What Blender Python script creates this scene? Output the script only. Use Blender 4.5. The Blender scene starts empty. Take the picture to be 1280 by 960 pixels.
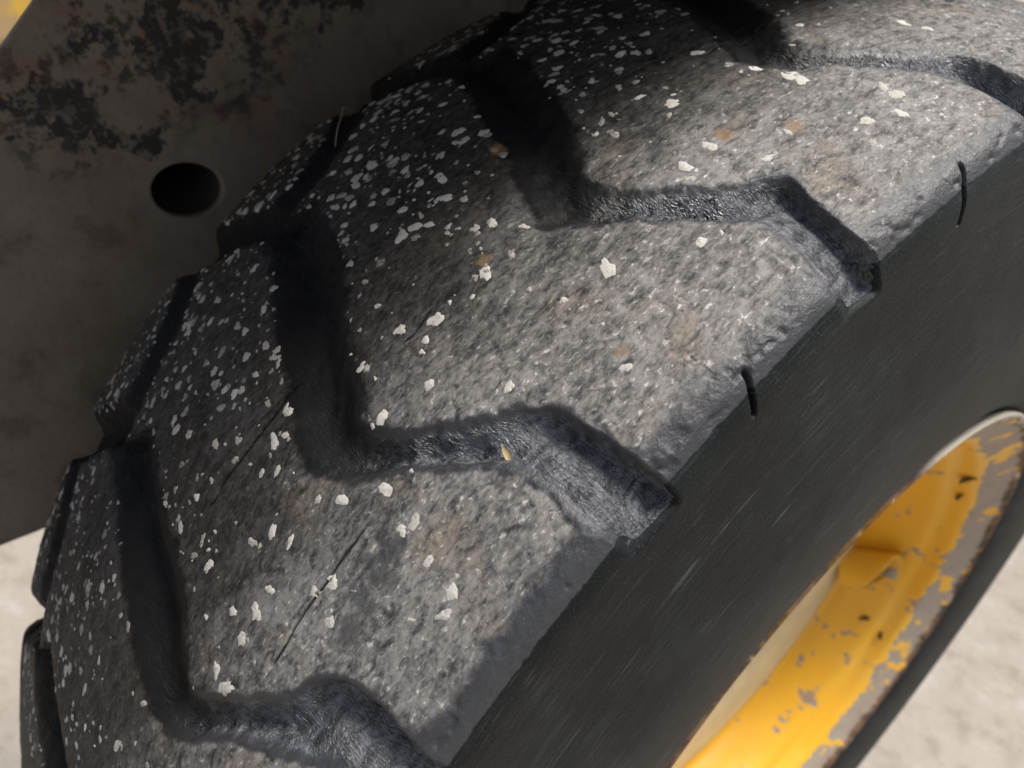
import bpy, math, random
import numpy as np
from mathutils import Matrix, Vector

random.seed(7); RNG = np.random.default_rng(11)
S = bpy.context.scene
COL = S.collection
rad = math.radians

# ------------------------------------------------------------------ camera
TILT = rad(36.0)          # the wheel's own top mark is turned this far from straight up
HUB = 0.476               # height of the axle above the ground
Rx = Matrix.Rotation(TILT, 4, 'X')
WHEEL_M = Matrix.Translation((0, 0, HUB)) @ Rx
cam = bpy.data.cameras.new('camera'); camo = bpy.data.objects.new('camera', cam); COL.objects.link(camo)
rt = Vector((0.6236879275704125, 0.6564964432205933, -0.42014972217250623))
up = Vector((-0.4790183002290226, 0.7473333246571067, 0.45665563601323655))
fw = Vector((-0.6159404812285663, 0.08384465778391784, -0.7833181964853234))
cm = Matrix((( rt.x, up.x, -fw.x, 0.237309606843826),
             ( rt.y, up.y, -fw.y, -0.015069652832342068),
             ( rt.z, up.z, -fw.z, 0.6668690214478056),
             (0, 0, 0, 1)))
camo.matrix_world = WHEEL_M @ cm
cam.sensor_width = 36.0
cam.lens = 965.4588 / 1280 * 36.0
cam.clip_start = 0.01; cam.clip_end = 500
cam.dof.use_dof = True
cam.dof.focus_distance = 0.262
cam.dof.aperture_fstop = 10.5
S.camera = camo

# ------------------------------------------------------------------ world and sun (soft, hazy overcast)
SUN_EL, SUN_AZ = rad(66), rad(28)      # azimuth measured from +Y towards +X
W = bpy.data.worlds.new("World"); S.world = W; W.use_nodes = True
nt = W.node_tree; nt.nodes.clear()
wo = nt.nodes.new('ShaderNodeOutputWorld'); bg = nt.nodes.new('ShaderNodeBackground')
sky = nt.nodes.new('ShaderNodeTexSky'); sky.sky_type = 'NISHITA'; sky.sun_disc = False
sky.sun_elevation = SUN_EL; sky.sun_rotation = SUN_AZ
sky.air_density = 1.0; sky.dust_density = 4.0; sky.ozone_density = 1.0
bg.inputs['Strength'].default_value = 0.08
hs = nt.nodes.new('ShaderNodeHueSaturation'); hs.inputs['Saturation'].default_value = .55   # thin cloud
nt.links.new(sky.outputs[0], hs.inputs['Color']); nt.links.new(hs.outputs[0], bg.inputs[0]); nt.links.new(bg.outputs[0], wo.inputs[0])
sl = bpy.data.lights.new('sun', 'SUN'); so = bpy.data.objects.new('sun', sl); COL.objects.link(so)
sl.energy = 2.6; sl.angle = rad(18); sl.color = (1.0, 0.95, 0.88)
sd = Vector((math.sin(SUN_AZ) * math.cos(SUN_EL), math.cos(SUN_AZ) * math.cos(SUN_EL), math.sin(SUN_EL)))
so.rotation_euler = sd.to_track_quat('Z', 'Y').to_euler()
so.location = (3, 2, 4)
S.view_settings.view_transform = 'Standard'; S.view_settings.look = 'None'
S.view_settings.exposure = 0.82; S.view_settings.gamma = 1.0
S.view_settings.use_curve_mapping = False

# ------------------------------------------------------------------ helpers
def setp(o, label=None, cat=None, group=None, kind=None):
    if label: o['label'] = label
    if cat: o['category'] = cat
    if group: o['group'] = group
    if kind: o['kind'] = kind
    return o

def link(name, me, mat=None, parent=None):
    o = bpy.data.objects.new(name, me); COL.objects.link(o)
    if mat and me: me.materials.append(mat)
    if parent: o.parent = parent
    return o

def mesh(name, v, f, smooth=True):
    me = bpy.data.meshes.new(name)
    me.from_pydata([tuple(p) for p in v], [], [tuple(q) for q in f])
    if smooth: me.polygons.foreach_set('use_smooth', [True] * len(me.polygons))
    me.update(); return me

def empty(name, loc=(0, 0, 0)):
    o = bpy.data.objects.new(name, None); o.location = loc; o.empty_display_size = .05
    COL.objects.link(o); return o

def ss(a, b, x):
    t = np.clip((x - a) / (b - a), 0, 1); return t * t * (3 - 2 * t)

def _h(ix, iy, seed):
    n = (ix * 374761393 + iy * 668265263 + seed * 974634721) & 0xFFFFFFFF
    n = ((n ^ (n >> 13)) * 1274126177) & 0xFFFFFFFF
    n = n ^ (n >> 16)
    return (n & 0xFFFF) / 65535.0

def vnoise(x, y, seed=0):
    x = np.asarray(x, float); y = np.asarray(y, float)
    ix = np.floor(x).astype(np.int64); iy = np.floor(y).astype(np.int64)
    fx = x - ix; fy = y - iy
    fx = fx * fx * (3 - 2 * fx); fy = fy * fy * (3 - 2 * fy)
    a = _h(ix, iy, seed); b = _h(ix + 1, iy, seed); c = _h(ix, iy + 1, seed); d = _h(ix + 1, iy + 1, seed)
    return (a * (1 - fx) + b * fx) * (1 - fy) + (c * (1 - fx) + d * fx) * fy

def fbm(x, y, seed=0, o=4):
    s = 0; a = .5; t = 0
    for i in range(o):
        s = s + a * vnoise(x * 2 ** i, y * 2 ** i, seed + i * 17); t += a; a *= .5
    return s / t

class NT:
    """small node-tree builder"""
    def __init__(self, name):
        self.m = bpy.data.materials.new(name); self.m.use_nodes = True
        self.t = self.m.node_tree; self.t.nodes.clear()
        self.out = self.t.nodes.new('ShaderNodeOutputMaterial')
        self.b = self.t.nodes.new('ShaderNodeBsdfPrincipled')
        self.t.links.new(self.b.outputs[0], self.out.inputs[0])
    def n(self, typ, **kw):
        x = self.t.nodes.new(typ)
        for k, v in kw.items(): setattr(x, k, v)
        return x
    def put(self, sock, v):
        if hasattr(v, 'is_linked') or isinstance(v, bpy.types.NodeSocket): self.t.links.new(v, sock)
        else:
            if hasattr(sock.default_value, '__len__') and not hasattr(v, '__len__'): v = (v, v, v, 1)[:len(sock.default_value)]
            if hasattr(v, '__len__') and len(v) == 3 and len(sock.default_value) == 4: v = (*v, 1)
            sock.default_value = v
    def attr(self, name, vec=False):
        a = self.n('ShaderNodeAttribute', attribute_name=name); return a.outputs['Vector' if vec else 'Fac']
    def obj(self): return self.n('ShaderNodeTexCoord').outputs['Object']
    def mapping(self, v, scale=(1, 1, 1), rot=(0, 0, 0), loc=(0, 0, 0)):
        m = self.n('ShaderNodeMapping'); self.put(m.inputs['Vector'], v)
        m.inputs['Scale'].default_value = scale; m.inputs['Rotation'].default_value = rot; m.inputs['Location'].default_value = loc
        return m.outputs[0]
    def noise(self, v, scale, detail=4, rough=.6, dist=0):
        x = self.n('ShaderNodeTexNoise'); self.put(x.inputs['Vector'], v)
        x.inputs['Scale'].default_value = scale; x.inputs['Detail'].default_value = detail
        x.inputs['Roughness'].default_value = rough; x.inputs['Distortion'].default_value = dist
        return x.outputs['Fac']
    def voro(self, v, scale, feature='F1', rnd=1.0, out='Distance'):
        x = self.n('ShaderNodeTexVoronoi', feature=feature); self.put(x.inputs['Vector'], v)
        x.inputs['Scale'].default_value = scale; x.inputs['Randomness'].default_value = rnd
        return x.outputs[out]
    def ramp(self, f, a, b, lo=0., hi=1.):
        x = self.n('ShaderNodeMapRange', interpolation_type='SMOOTHSTEP'); self.put(x.inputs['Value'], f)
        x.inputs['From Min'].default_value = a; x.inputs['From Max'].default_value = b
        x.inputs['To Min'].default_value = lo; x.inputs['To Max'].default_value = hi
        return x.outputs['Result']
    def math(self, op, a, b=0., c=None):
        x = self.n('ShaderNodeMath', operation=op); self.put(x.inputs[0], a); self.put(x.inputs[1], b)
        if c is not None: self.put(x.inputs[2], c)
        return x.outputs[0]
    def mix(self, f, a, b):
        x = self.n('ShaderNodeMix', data_type='RGBA'); self.put(x.inputs[0], f)
        self.put(x.inputs[6], a); self.put(x.inputs[7], b); return x.outputs[2]
    def mixf(self, f, a, b):
        x = self.n('ShaderNodeMix', data_type='FLOAT'); self.put(x.inputs[0], f)
        self.put(x.inputs[2], a); self.put(x.inputs[3], b); return x.outputs[0]
    def sep(self, v):
        x = self.n('ShaderNodeSeparateXYZ'); self.put(x.inputs[0], v); return x.outputs
    def blob(self, v, c, r, soft, wob=None):
        """1 inside a patch round c of radius r, edge warped by wob"""
        d = self.n('ShaderNodeVectorMath', operation='DISTANCE'); self.put(d.inputs[0], v); d.inputs[1].default_value = c
        x = d.outputs['Value']
        if wob is not None: x = self.math('ADD', x, wob)
        return self.ramp(x, r + soft, r - soft)
    def bump(self, h, strength, dist, normal=None):
        x = self.n('ShaderNodeBump'); self.put(x.inputs['Height'], h)
        self.put(x.inputs['Strength'], strength); x.inputs['Distance'].default_value = dist
        if normal is not None: self.put(x.inputs['Normal'], normal)
        return x.outputs[0]
    def set(self, **kw):
        names = dict(color='Base Color', rough='Roughness', normal='Normal', spec='Specular IOR Level', metal='Metallic', coat='Coat Weight')
        for k, v in kw.items(): self.put(self.b.inputs[names[k]], v)
        return self.m

# ------------------------------------------------------------------ materials
def side_nodes(m, uv):
    st = m.mapping(uv, (.028, 1.0, 1.0), (0, 0, -.10))
    st2 = m.mapping(uv, (.09, 1.3, 1.0), (0, 0, -.22))
    scr = m.noise(st, 520, 3, .6, .15); scr2 = m.noise(st2, 820, 2, .5)
    patch = m.noise(uv, 13, 3, .6)
    lines = m.ramp(m.math('ADD', scr, m.math('MULTIPLY', m.math('SUBTRACT', patch, .5), .45)), .53, .70)
    lines2 = m.ramp(scr2, .57, .68)
    lng = m.ramp(m.noise(m.mapping(uv, (.016, 1.0, 1.0), (0, 0, -.13), (.3, .1, 0)), 300, 2, .5), .64, .70)
    lng = m.math('MULTIPLY', lng, m.ramp(m.noise(uv, 26, 3, .6), .46, .60))
    spk = m.ramp(m.noise(uv, 1100, 2, .5), .60, .72)
    dirt = m.ramp(patch, .40, .66)
    col = m.mix(dirt, (.0046, .0064, .0076), (.0100, .0136, .0150))
    col = m.mix(m.math('MULTIPLY', m.math('MULTIPLY', lines, m.ramp(m.noise(uv, 34, 3, .6), .40, .62)), .40), col, (.050, .058, .056))
    col = m.mix(m.math('MULTIPLY', m.math('MULTIPLY', lines2, m.ramp(m.noise(uv, 21, 3, .6), .44, .64)), .45), col, (.060, .064, .060))
    col = m.mix(m.math('MULTIPLY', spk, .5), col, (.066, .074, .072))
    col = m.mix(m.math('MULTIPLY', lng, .6), col, (.105, .112, .104))
    h = m.math('ADD', m.math('MULTIPLY', scr, .8), m.math('MULTIPLY', m.noise(uv, 800, 3, .7), .7))
    return col, h

def mat_rubber():
    m = NT('worn_tread_rubber')
    uv = m.attr('tuv', True); wear = m.attr('wear'); gro = m.attr('groove'); sidea = m.attr('side')
    st = m.mapping(uv, (0.55, 1.0, 1.0), (0, 0, .12))        # grain drawn out along the rolling direction
    big = m.noise(uv, 22, 3, .55)
    mid = m.noise(st, 230, 4, .66, .5)
    fine = m.noise(st, 640, 3, .65, .8)
    gritv = m.noise(m.mapping(uv, (.7, 1, 1), (0, 0, .3), (.7, .2, 0)), 430, 3, .6, .4)
    # dust ground into the worn lug faces
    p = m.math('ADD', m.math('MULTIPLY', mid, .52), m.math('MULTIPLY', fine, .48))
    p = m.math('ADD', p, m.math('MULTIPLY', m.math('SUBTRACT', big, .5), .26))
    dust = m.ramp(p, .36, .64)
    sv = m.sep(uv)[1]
    outer = m.ramp(m.math('ADD', sv, m.math('MULTIPLY', m.math('SUBTRACT', m.noise(uv, 17, 4, .6), .5), .10)), .026, .092)   # outer half scuffed and dusted; shade over the inner half put into the colour
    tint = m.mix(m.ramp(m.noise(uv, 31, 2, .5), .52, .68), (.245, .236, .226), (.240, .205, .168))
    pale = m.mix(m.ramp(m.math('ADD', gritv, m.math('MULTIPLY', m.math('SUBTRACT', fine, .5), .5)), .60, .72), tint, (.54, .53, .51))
    low = m.mix(outer, (.0150, .0137, .0125), m.mix(m.ramp(mid, .33, .45), (.030, .030, .030), (.066, .064, .062)))  # first colour is the inner rubber, darkened to stand in for shade
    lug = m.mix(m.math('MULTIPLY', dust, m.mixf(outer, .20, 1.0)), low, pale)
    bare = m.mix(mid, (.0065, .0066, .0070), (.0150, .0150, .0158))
    grey_sheen = m.ramp(m.math('ADD', sv, m.math('MULTIPLY', m.math('SUBTRACT', mid, .5), .03)), .056, .088)                          # greyed shoulder rubber, and groove-floor sheen put into its colour
    bare = m.mix(grey_sheen, bare, m.mix(gro, m.mix(mid, (.011, .0125, .0155), (.038, .041, .048)), m.mix(m.ramp(mid, .36, .62), (.030, .033, .040), (.125, .132, .150))))  # palest pair, on the groove floors, is painted sky sheen
    edge = m.ramp(m.math('ADD', wear, m.math('MULTIPLY', m.math('SUBTRACT', m.noise(uv, 95, 4, .65), .5), 1.15)), .28, .76)
    smear = m.ramp(m.noise(m.mapping(uv, (.8, 1, 1), (0, 0, .2), (3, 1, 0)), 38, 4, .6), .62, .72, 0., .6)
    wob2 = m.math('MULTIPLY', m.math('SUBTRACT', m.noise(uv, 130, 5, .7), .5), .026)
    R0 = .48
    for (x, ph, r) in [(.0885, 7.2, .0055), (.0890, 8.2, .0060), (.0905, 9.3, .0062), (.0925, 10.6, .0050)]:
        smear = m.math('MAXIMUM', smear, m.math('MULTIPLY', m.blob(uv, (rad(ph) * R0, x, 0), r, .0030, wob2), .72))
    edge2 = m.math('MULTIPLY', edge, m.math('SUBTRACT', 1.0, smear))
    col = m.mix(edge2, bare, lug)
    # rusty brown lichen-like stains at the places they have on this tyre
    wob = m.math('MULTIPLY', m.math('SUBTRACT', m.noise(uv, 420, 3, .6), .5), .006)
    for (x, ph, r) in [(.0029, -9.06, .0036), (.0706, -15.33, .0034), (.0862, -17.74, .0034), (.0418, -4.09, .0022), (.1054, -4.37, .0018)]:
        b = m.blob(uv, (rad(ph) * R0, x, 0), r, .0012, wob)
        col = m.mix(m.math('MULTIPLY', b, .75), col, (.20, .125, .065))
    # dust caught on the rounded shoulder, then plain sidewall rubber
    sc, sh_ = side_nodes(m, uv)
    sm = m.ramp(m.math('ADD', sidea, m.math('MULTIPLY', m.math('SUBTRACT', m.noise(uv, 210, 4, .65), .5), .5)), .42, .58)
    col = m.mix(sm, col, sc)
    h1 = m.math('ADD', m.math('MULTIPLY', mid, .75), m.math('MULTIPLY', fine, .4))
    fl = m.mapping(uv, (1.5, .42, 1), (0, 0, .40))
    f1 = m.noise(fl, 360, 4, .7, .6); ridge = m.math('ABSOLUTE', m.math('SUBTRACT', m.noise(fl, 300, 3, .55, .8), .5))
    floorh = m.math('ADD', m.math('MULTIPLY', f1, .7), m.math('MULTIPLY', m.ramp(ridge, 0, .10), .35))
    floorh = m.math('ADD', floorh, m.math('MULTIPLY', m.noise(uv, 900, 3, .7), .55))
    floorh = m.math('MULTIPLY', floorh, m.mixf(m.ramp(sv, .04, .07), .6, 1.3))
    h = m.mixf(gro, h1, floorh)
    h = m.mixf(sm, h, m.math('MULTIPLY', sh_, .45))
    nrm = m.bump(h, m.mixf(edge2, .8, .42), .0012)
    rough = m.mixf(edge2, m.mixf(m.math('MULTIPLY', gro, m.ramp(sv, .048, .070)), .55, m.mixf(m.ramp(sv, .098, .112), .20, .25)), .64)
    rough = m.math('SUBTRACT', rough, m.math('MULTIPLY', m.ramp(gritv, .62, .70), .26))
    rough = m.mixf(sm, rough, .56)
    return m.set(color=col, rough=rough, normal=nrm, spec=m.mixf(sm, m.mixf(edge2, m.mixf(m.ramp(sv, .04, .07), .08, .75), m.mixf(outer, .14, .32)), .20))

def mat_sidewall():
    m = NT('sidewall_rubber'); uv = m.attr('tuv', True)
    col, h = side_nodes(m, uv)
    return m.set(color=col, rough=.56, normal=m.bump(m.math('MULTIPLY', h, .45), .9, .0012), spec=.20)

def mat_spot():
    m = NT('dried_white_splatter')
    uv = m.attr('tuv', True)
    t = m.attr('tone')
    n = m.noise(uv, 700, 3, .7)
    col = m.mix(m.math('ADD', m.math('MULTIPLY', t, .75), m.math('MULTIPLY', m.math('SUBTRACT', n, .5), .8)), (.25, .232, .208), (.64, .62, .575))
    gap = m.ramp(m.math('ADD', m.noise(uv, 800, 4, .75), m.math('MULTIPLY', t, .12)), .54, .38)
    col = m.mix(m.math('MULTIPLY', gap, .75), col, (.05, .048, .046))
    return m.set(color=col, rough=.85, normal=m.bump(n, .6, .0006), spec=.25)

def mat_rim():
    m = NT('chipped_yellow_rim_paint')
    v = m.obj(); x, y, z = m.sep(v)[:3]; x = m.math('ADD', x, .003)
    r = m.math('SQRT', m.math('ADD', m.math('MULTIPLY', y, y), m.math('MULTIPLY', z, z)))
    r = m.math('DIVIDE', r, .962)
    n1 = m.noise(v, 38, 5, .62); n2 = m.noise(v, 150, 4, .6); nb = m.noise(v, 11, 2, .5)
    yel = m.mix(nb, (.74, .385, .020), (.80, .445, .030))
    yel = m.mix(m.ramp(m.noise(v, 5, 3, .6), .45, .65, 0, .5), yel, (.78, .48, .09))
    yel = m.mix(m.ramp(n2, .55, .75, 0, .25), yel, (.70, .42, .10))
    prim = m.mix(n2, (.27, .225, .185), (.40, .345, .285))
    prim = m.mix(m.ramp(n1, .56, .70, 0, .6), prim, (.30, .20, .13))
    band = m.ramp(x, .1255, .1325)                         # flange and outer step rubbed down to primer
    inner = m.math('MULTIPLY', m.ramp(x, .085, .095), m.ramp(x, .1135, .1085))
    thr = m.math('ADD', m.math('MULTIPLY', band, m.ramp(m.noise(v, 8, 3, .6), .38, .58, .12, .26)), m.math('MULTIPLY', inner, .02))
    chip = m.ramp(m.math('ADD', m.math('ADD', n1, m.math('MULTIPLY', m.math('SUBTRACT', n2, .5), .22)), thr), .622, .645)
    col = m.mix(chip, yel, prim)
    # rust along the lip and a few sags of it further in
    rn = m.math('ADD', m.math('MULTIPLY', m.math('SUBTRACT', n2, .5), .011), m.math('MULTIPLY', m.math('SUBTRACT', n1, .5), .014))
    lip = m.ramp(m.math('ADD', r, rn), .2625, .2660)
    rust = m.mix(m.ramp(m.noise(v, 95, 4, .6), .36, .66), (.030, .016, .010), (.17, .085, .042))
    rust = m.mix(m.ramp(m.noise(v, 60, 4, .6), .58, .66), rust, (.46, .36, .24))
    col = m.mix(m.math('MULTIPLY', lip, .9), col, rust)
    ang = m.n('ShaderNodeMath', operation='ARCTAN2'); m.put(ang.inputs[0], m.math('MULTIPLY', y, -1.)); m.put(ang.inputs[1], z)
    a = ang.outputs[0]
    # pale flaked coat left on the lip over one stretch
    cream = m.math('MULTIPLY', m.math('MULTIPLY', m.ramp(a, rad(-27), rad(-36)), m.ramp(a, rad(-78), rad(-66))), m.ramp(m.math('ADD', r, rn),   .2655, .2672))
    col = m.mix(cream, col, (.50, .46, .38))
    h = m.math('ADD', m.math('MULTIPLY', chip, -.5), m.math('MULTIPLY', n2, .35))
    rough = m.mixf(chip, .46, .78)
    rough = m.math('MAXIMUM', rough, m.math('MULTIPLY', lip, .85))
    return m.set(color=col, rough=rough, normal=m.bump(h, .5, .0012), spec=.3)

def mat_plain(name, col, rough=.6, var=.25, scale=60, bump=.3, spec=.4, metal=0):
    m = NT(name); v = m.obj(); n = m.noise(v, scale, 4, .6)
    c = m.mix(n, tuple(k * (1 - var) for k in col), tuple(min(1, k * (1 + var)) for k in col))
    return m.set(color=c, rough=rough, normal=m.bump(n, bump, .001), spec=spec, metal=metal)

def mat_disc():
    m = NT('pale_faded_disc_paint'); v = m.obj()
    n = m.noise(v, 26, 4, .6); n2 = m.noise(v, 130, 3, .6)
    col = m.mix(m.ramp(n, .35, .65), (.56, .46, .27), (.66, .53, .30))
    col = m.mix(m.ramp(n2, .60, .70, 0, .6), col, (.66, .40, .22))
    return m.set(color=col, rough=.6, normal=m.bump(n2, .3, .0008))

def mat_concrete():
    m = NT('concrete_yard'); v = m.obj()
    n1 = m.noise(v, 2.3, 5, .6); n2 = m.noise(v, 14, 5, .65); n3 = m.noise(v, 75, 4, .7); n4 = m.noise(v, 300, 3, .7)
    col = m.mix(m.ramp(n1, .3, .7), (.315, .280, .243), (.385, .348, .307))
    col = m.mix(m.ramp(n2, .50, .66, 0, .7), col, (.255, .212, .172))
    col = m.mix(m.ramp(n2, .48, .34, 0, .6), col, (.44, .41, .375))
    col = m.mix(m.ramp(n3, .56, .74, 0, .5), col, (.24, .205, .17))
    col = m.mix(m.ramp(n4, .62, .72, 0, .35), col, (.52, .49, .455))
    h = m.math('ADD', m.math('MULTIPLY', n3, .7), m.math('MULTIPLY', n4, .35))
    h = m.math('ADD', h, m.math('MULTIPLY', n2, 1.2))
    return m.set(color=col, rough=.9, normal=m.bump(h, .7, .006), spec=.25)

def mat_plate():
    m = NT('weathered_plate_paint'); v = m.obj()
    n1 = m.noise(v, 9, 4, .6); n2 = m.noise(v, 55, 5, .65); n3 = m.noise(v, 240, 3, .6)
    col = m.mix(m.ramp(n1, .3, .7), (.150, .126, .102), (.195, .163, .132))
    col = m.mix(m.ramp(m.noise(v, 26, 5, .65), .40, .62, 0, .55), col, (.215, .190, .158))
    col = m.mix(m.ramp(m.noise(v, 33, 5, .65), .52, .66, 0, .55), col, (.075, .060, .049))
    col = m.mix(m.ramp(n3, .5, .75, 0, .35), col, (.085, .070, .058))
    col = m.mix(m.ramp(n2, .60, .70, 0, .5), col, (.20, .145, .115))
    wob = m.math('ADD', m.math('MULTIPLY', m.math('SUBTRACT', n2, .5), .055), m.math('MULTIPLY', m.math('SUBTRACT', m.noise(v, 130, 4, .7), .5), .03))
    mask = None
    for (y, z, r) in [(-.2635, .8952, .014), (-.2560, .8850, .013), (-.2600, .912, .016), (-.2400, .9011, .011), (-.2150, .9076, .011), (-.2500, .868, .007),
                      (-.3277, .8732, .013), (-.3144, .8625, .011), (-.3420, .8760, .010), (-.1685, .9021, .007), (-.1690, .915, .007), (-.2300, .9200, .012), (-.2000, .9160, .008), (-.1800, .9260, .010),
                      (-.2851, .8487, .006), (-.2919, .9021, .005), (-.2760, .903, .005), (-.1453, .9150, .008), (-.31, .90, .003), (-.298, .879, .003)]:
        b = m.blob(v, (-.2420, y, z), r, .0015, wob)
        mask = b if mask is None else m.math('MAXIMUM', mask, b)
    n5 = m.noise(v, 85, 5, .7); region = m.blob(v, (-.2420, -.255, .915), .070, .030, m.math('MULTIPLY', m.math('SUBTRACT', n1, .5), .1))
    region = m.math('MAXIMUM', region, m.blob(v, (-.2420, -.325, .872), .034, .016, m.math('MULTIPLY', m.math('SUBTRACT', n1, .5), .06)))
    flecks = m.math('MULTIPLY', region, m.ramp(n5, .50, .60))
    holes = m.ramp(m.noise(v, 120, 4, .7), .40, .50)                       # coat broken through inside the patches
    mask = m.math('MAXIMUM', m.math('MULTIPLY', mask, m.math('ADD', .35, m.math('MULTIPLY', holes, .65))), m.math('MULTIPLY', flecks, .85))
    rustm = m.math('MULTIPLY', region, m.ramp(m.noise(v, 40, 4, .6), .52, .64))
    col = m.mix(m.math('MULTIPLY', rustm, .6), col, (.20, .115, .075))
    worn = m.blob(v, (-.2420, -.267, .814), .034, .018, m.math('MULTIPLY', m.math('SUBTRACT', n2, .5), .05))
    col = m.mix(m.math('MULTIPLY', worn, .35), col, (.23, .20, .17))
    blk = m.mix(n2, (.010, .011, .014), (.030, .027, .025))
    col = m.mix(m.math('MULTIPLY', mask, .93), col, blk)
    h = m.math('ADD', n3, m.math('MULTIPLY', mask, .6))
    return m.set(color=col, rough=.7, normal=m.bump(h, .4, .0008), spec=.35)

M_RUB = mat_rubber(); M_SIDE = mat_sidewall(); M_SPOT = mat_spot(); M_RIM = mat_rim(); M_DISC = mat_disc()
M_CON = mat_concrete(); M_PLATE = mat_plate()
M_DARK = mat_plain('hole_blackout', (.018, .016, .015), .7)
M_SHADE_DECK = mat_plain('dark_shade_deck_paint', (.035, .031, .028), .75, .3, 14)
M_YEL = mat_plain('yellow_machine_paint', (.72, .40, .03), .45, .2, 30)
M_LEAF = mat_plain('dry_leaf', (.42, .32, .17), .8, .35, 500)
M_FIB = mat_plain('pale_fibre', (.30, .27, .23), .8, .2, 500)
M_RUST = mat_plain('rust_flake', (.055, .030, .014), .9, .5, 400)

# ------------------------------------------------------------------ ground
gv = [(-40, -40, 0), (40, -40, 0), (40, 40, 0), (-40, 40, 0)]
setp(link('ground', mesh('ground', gv, [(0, 1, 2, 3)], False), M_CON), kind='structure')

# ------------------------------------------------------------------ machine: side plate with a hole, added dark sleeve behind it, added unseen deck
mach = empty('machine_frame', (-.25, 0, .6))
setp(mach, 'dark weathered steel side plate with a round hole behind the tyre', 'machine frame')
INV = Matrix.Translation((.25, 0, -.6))

def wparent(o, p, inv):       # geometry given in world coordinates, kept under a parent
    o.parent = p; o.matrix_parent_inverse = inv; return o

def plate_with_hole():
    # outline in (y, z); hole an oval ring
    out = [(-.655, .6025), (-.30, .6005), (.55, .5985), (.55, 1.034), (-.2155, 1.034), (-.3228, .9240), (-.3406, .9068), (-.50, .7520), (-.648, .6085)]
    hc = (-.2668, .8142); n = 48
    ring = []
    for i in range(n):
        t = 2 * math.pi * i / n
        e1 = Vector((.0213, -.0045)); e2 = Vector((.0034, .0168))
        ring.append((hc[0] + e1.x * math.cos(t) + e2.x * math.sin(t), hc[1] + e1.y * math.cos(t) + e2.y * math.sin(t)))
    # outer boundary resampled radially so every ring vertex has a partner
    def cast(t):
        d = (math.cos(t), math.sin(t)); best = 1e9
        for i in range(len(out)):
            a, b = out[i], out[(i + 1) % len(out)]
            ex, ey = b[0] - a[0], b[1] - a[1]; den = d[0] * ey - d[1] * ex
            if abs(den) < 1e-12: continue
            s = ((a[0] - hc[0]) * ey - (a[1] - hc[1]) * ex) / den
            u = ((a[0] - hc[0]) * d[1] - (a[1] - hc[1]) * d[0]) / den
            if s > 0 and -1e-9 <= u <= 1 + 1e-9: best = min(best, s)
        return best
    angs = sorted([math.atan2(r[1] - hc[1], r[0] - hc[0]) for r in ring] + [math.atan2(o[1] - hc[1], o[0] - hc[0]) for o in out])
    inner, outer = [], []
    A = np.array([[.0213, .0034], [-.0045, .0168]])
    for t in angs:
        d = np.array([math.cos(t), math.sin(t)]); q = np.linalg.solve(A, d); k = 1 / np.linalg.norm(q)
        inner.append((hc[0] + d[0] * k, hc[1] + d[1] * k)); s = cast(t); outer.append((hc[0] + d[0] * s, hc[1] + d[1] * s))
    N = len(angs); V = []; F = []
    xf, xb, bv = -.242, -.248, .0012
    for (x, ins, lst) in [(xf, 0, inner), (xf, 0, outer), (xb, 0, outer), (xb, 0, inner)]:
        V += [(x, p[0], p[1]) for p in lst]
    for i in range(N):
        j = (i + 1) % N
        F += [(i, j, N + j, N + i)[::-1], (N + i, N + j, 2 * N + j, 2 * N + i)[::-1], (2 * N + i, 2 * N + j, 3 * N + j, 3 * N + i)[::-1], (3 * N + i, 3 * N + j, j, i)[::-1]]
    me = mesh('side_plate', V, F, False)
    o = link('side_plate', me, M_PLATE)
    bmod = o.modifiers.new('bev', 'BEVEL'); bmod.width = .0015; bmod.segments = 2; bmod.limit_method = 'ANGLE'; bmod.angle_limit = rad(50)
    wparent(o, mach, INV)
    # blind sleeve added behind the hole, dark so the opening stays black
    V = []; F = []; n = 40
    for (x, k) in [(-.2485, 1.22), (-.2485, 1.03), (-.33, 1.03), (-.335, .05), (-.340, 1.22)]:
        for i in range(n):
            t = 2 * math.pi * i / n
            V.append((x, hc[0] + k * (.0213 * math.cos(t) + .0034 * math.sin(t)), hc[1] + k * (-.0045 * math.cos(t) + .0168 * math.sin(t))))
    for r in range(4):
        for i in range(n): F.append((r * n + i, r * n + (i + 1) % n, (r + 1) * n + (i + 1) % n, (r + 1) * n + i))
    for i in range(n): F.append((4 * n + i, 4 * n + (i + 1) % n, (i + 1) % n, i))
    wparent(link('hole_blackout_sleeve', mesh('hole_blackout_sleeve', V, F), M_DARK), mach, INV)
plate_with_hole()

def box(name, lo, hi, mat, bev=.004):
    x0, y0, z0 = lo; x1, y1, z1 = hi
    V = [(x0, y0, z0), (x1, y0, z0), (x1, y1, z0), (x0, y1, z0), (x0, y0, z1), (x1, y0, z1), (x1, y1, z1), (x0, y1, z1)]
    F = [(0, 3, 2, 1), (4, 5, 6, 7), (0, 1, 5, 4), (1, 2, 6, 5), (2, 3, 7, 6), (3, 0, 4, 7)]
    o = link(name, mesh(name, V, F, False), mat)
    b = o.modifiers.new('bev', 'BEVEL'); b.width = bev; b.segments = 3
    return o
wparent(box('shade_deck', (-.2475, -.56, 1.035), (.058, 1.20, 1.10), M_SHADE_DECK), mach, INV)  # added above the view to shade the tread

# ------------------------------------------------------------------ wheel
wheel = empty('loader_wheel'); wheel.location = (0, 0, HUB); wheel.rotation_euler = (TILT, 0, 0)
setp(wheel, 'worn black lugged loader wheel with chipped yellow rim on concrete', 'wheel')
R = .48; CC = 1.0242326; XS = .122
PITCH = 360.0 / 26

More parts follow.
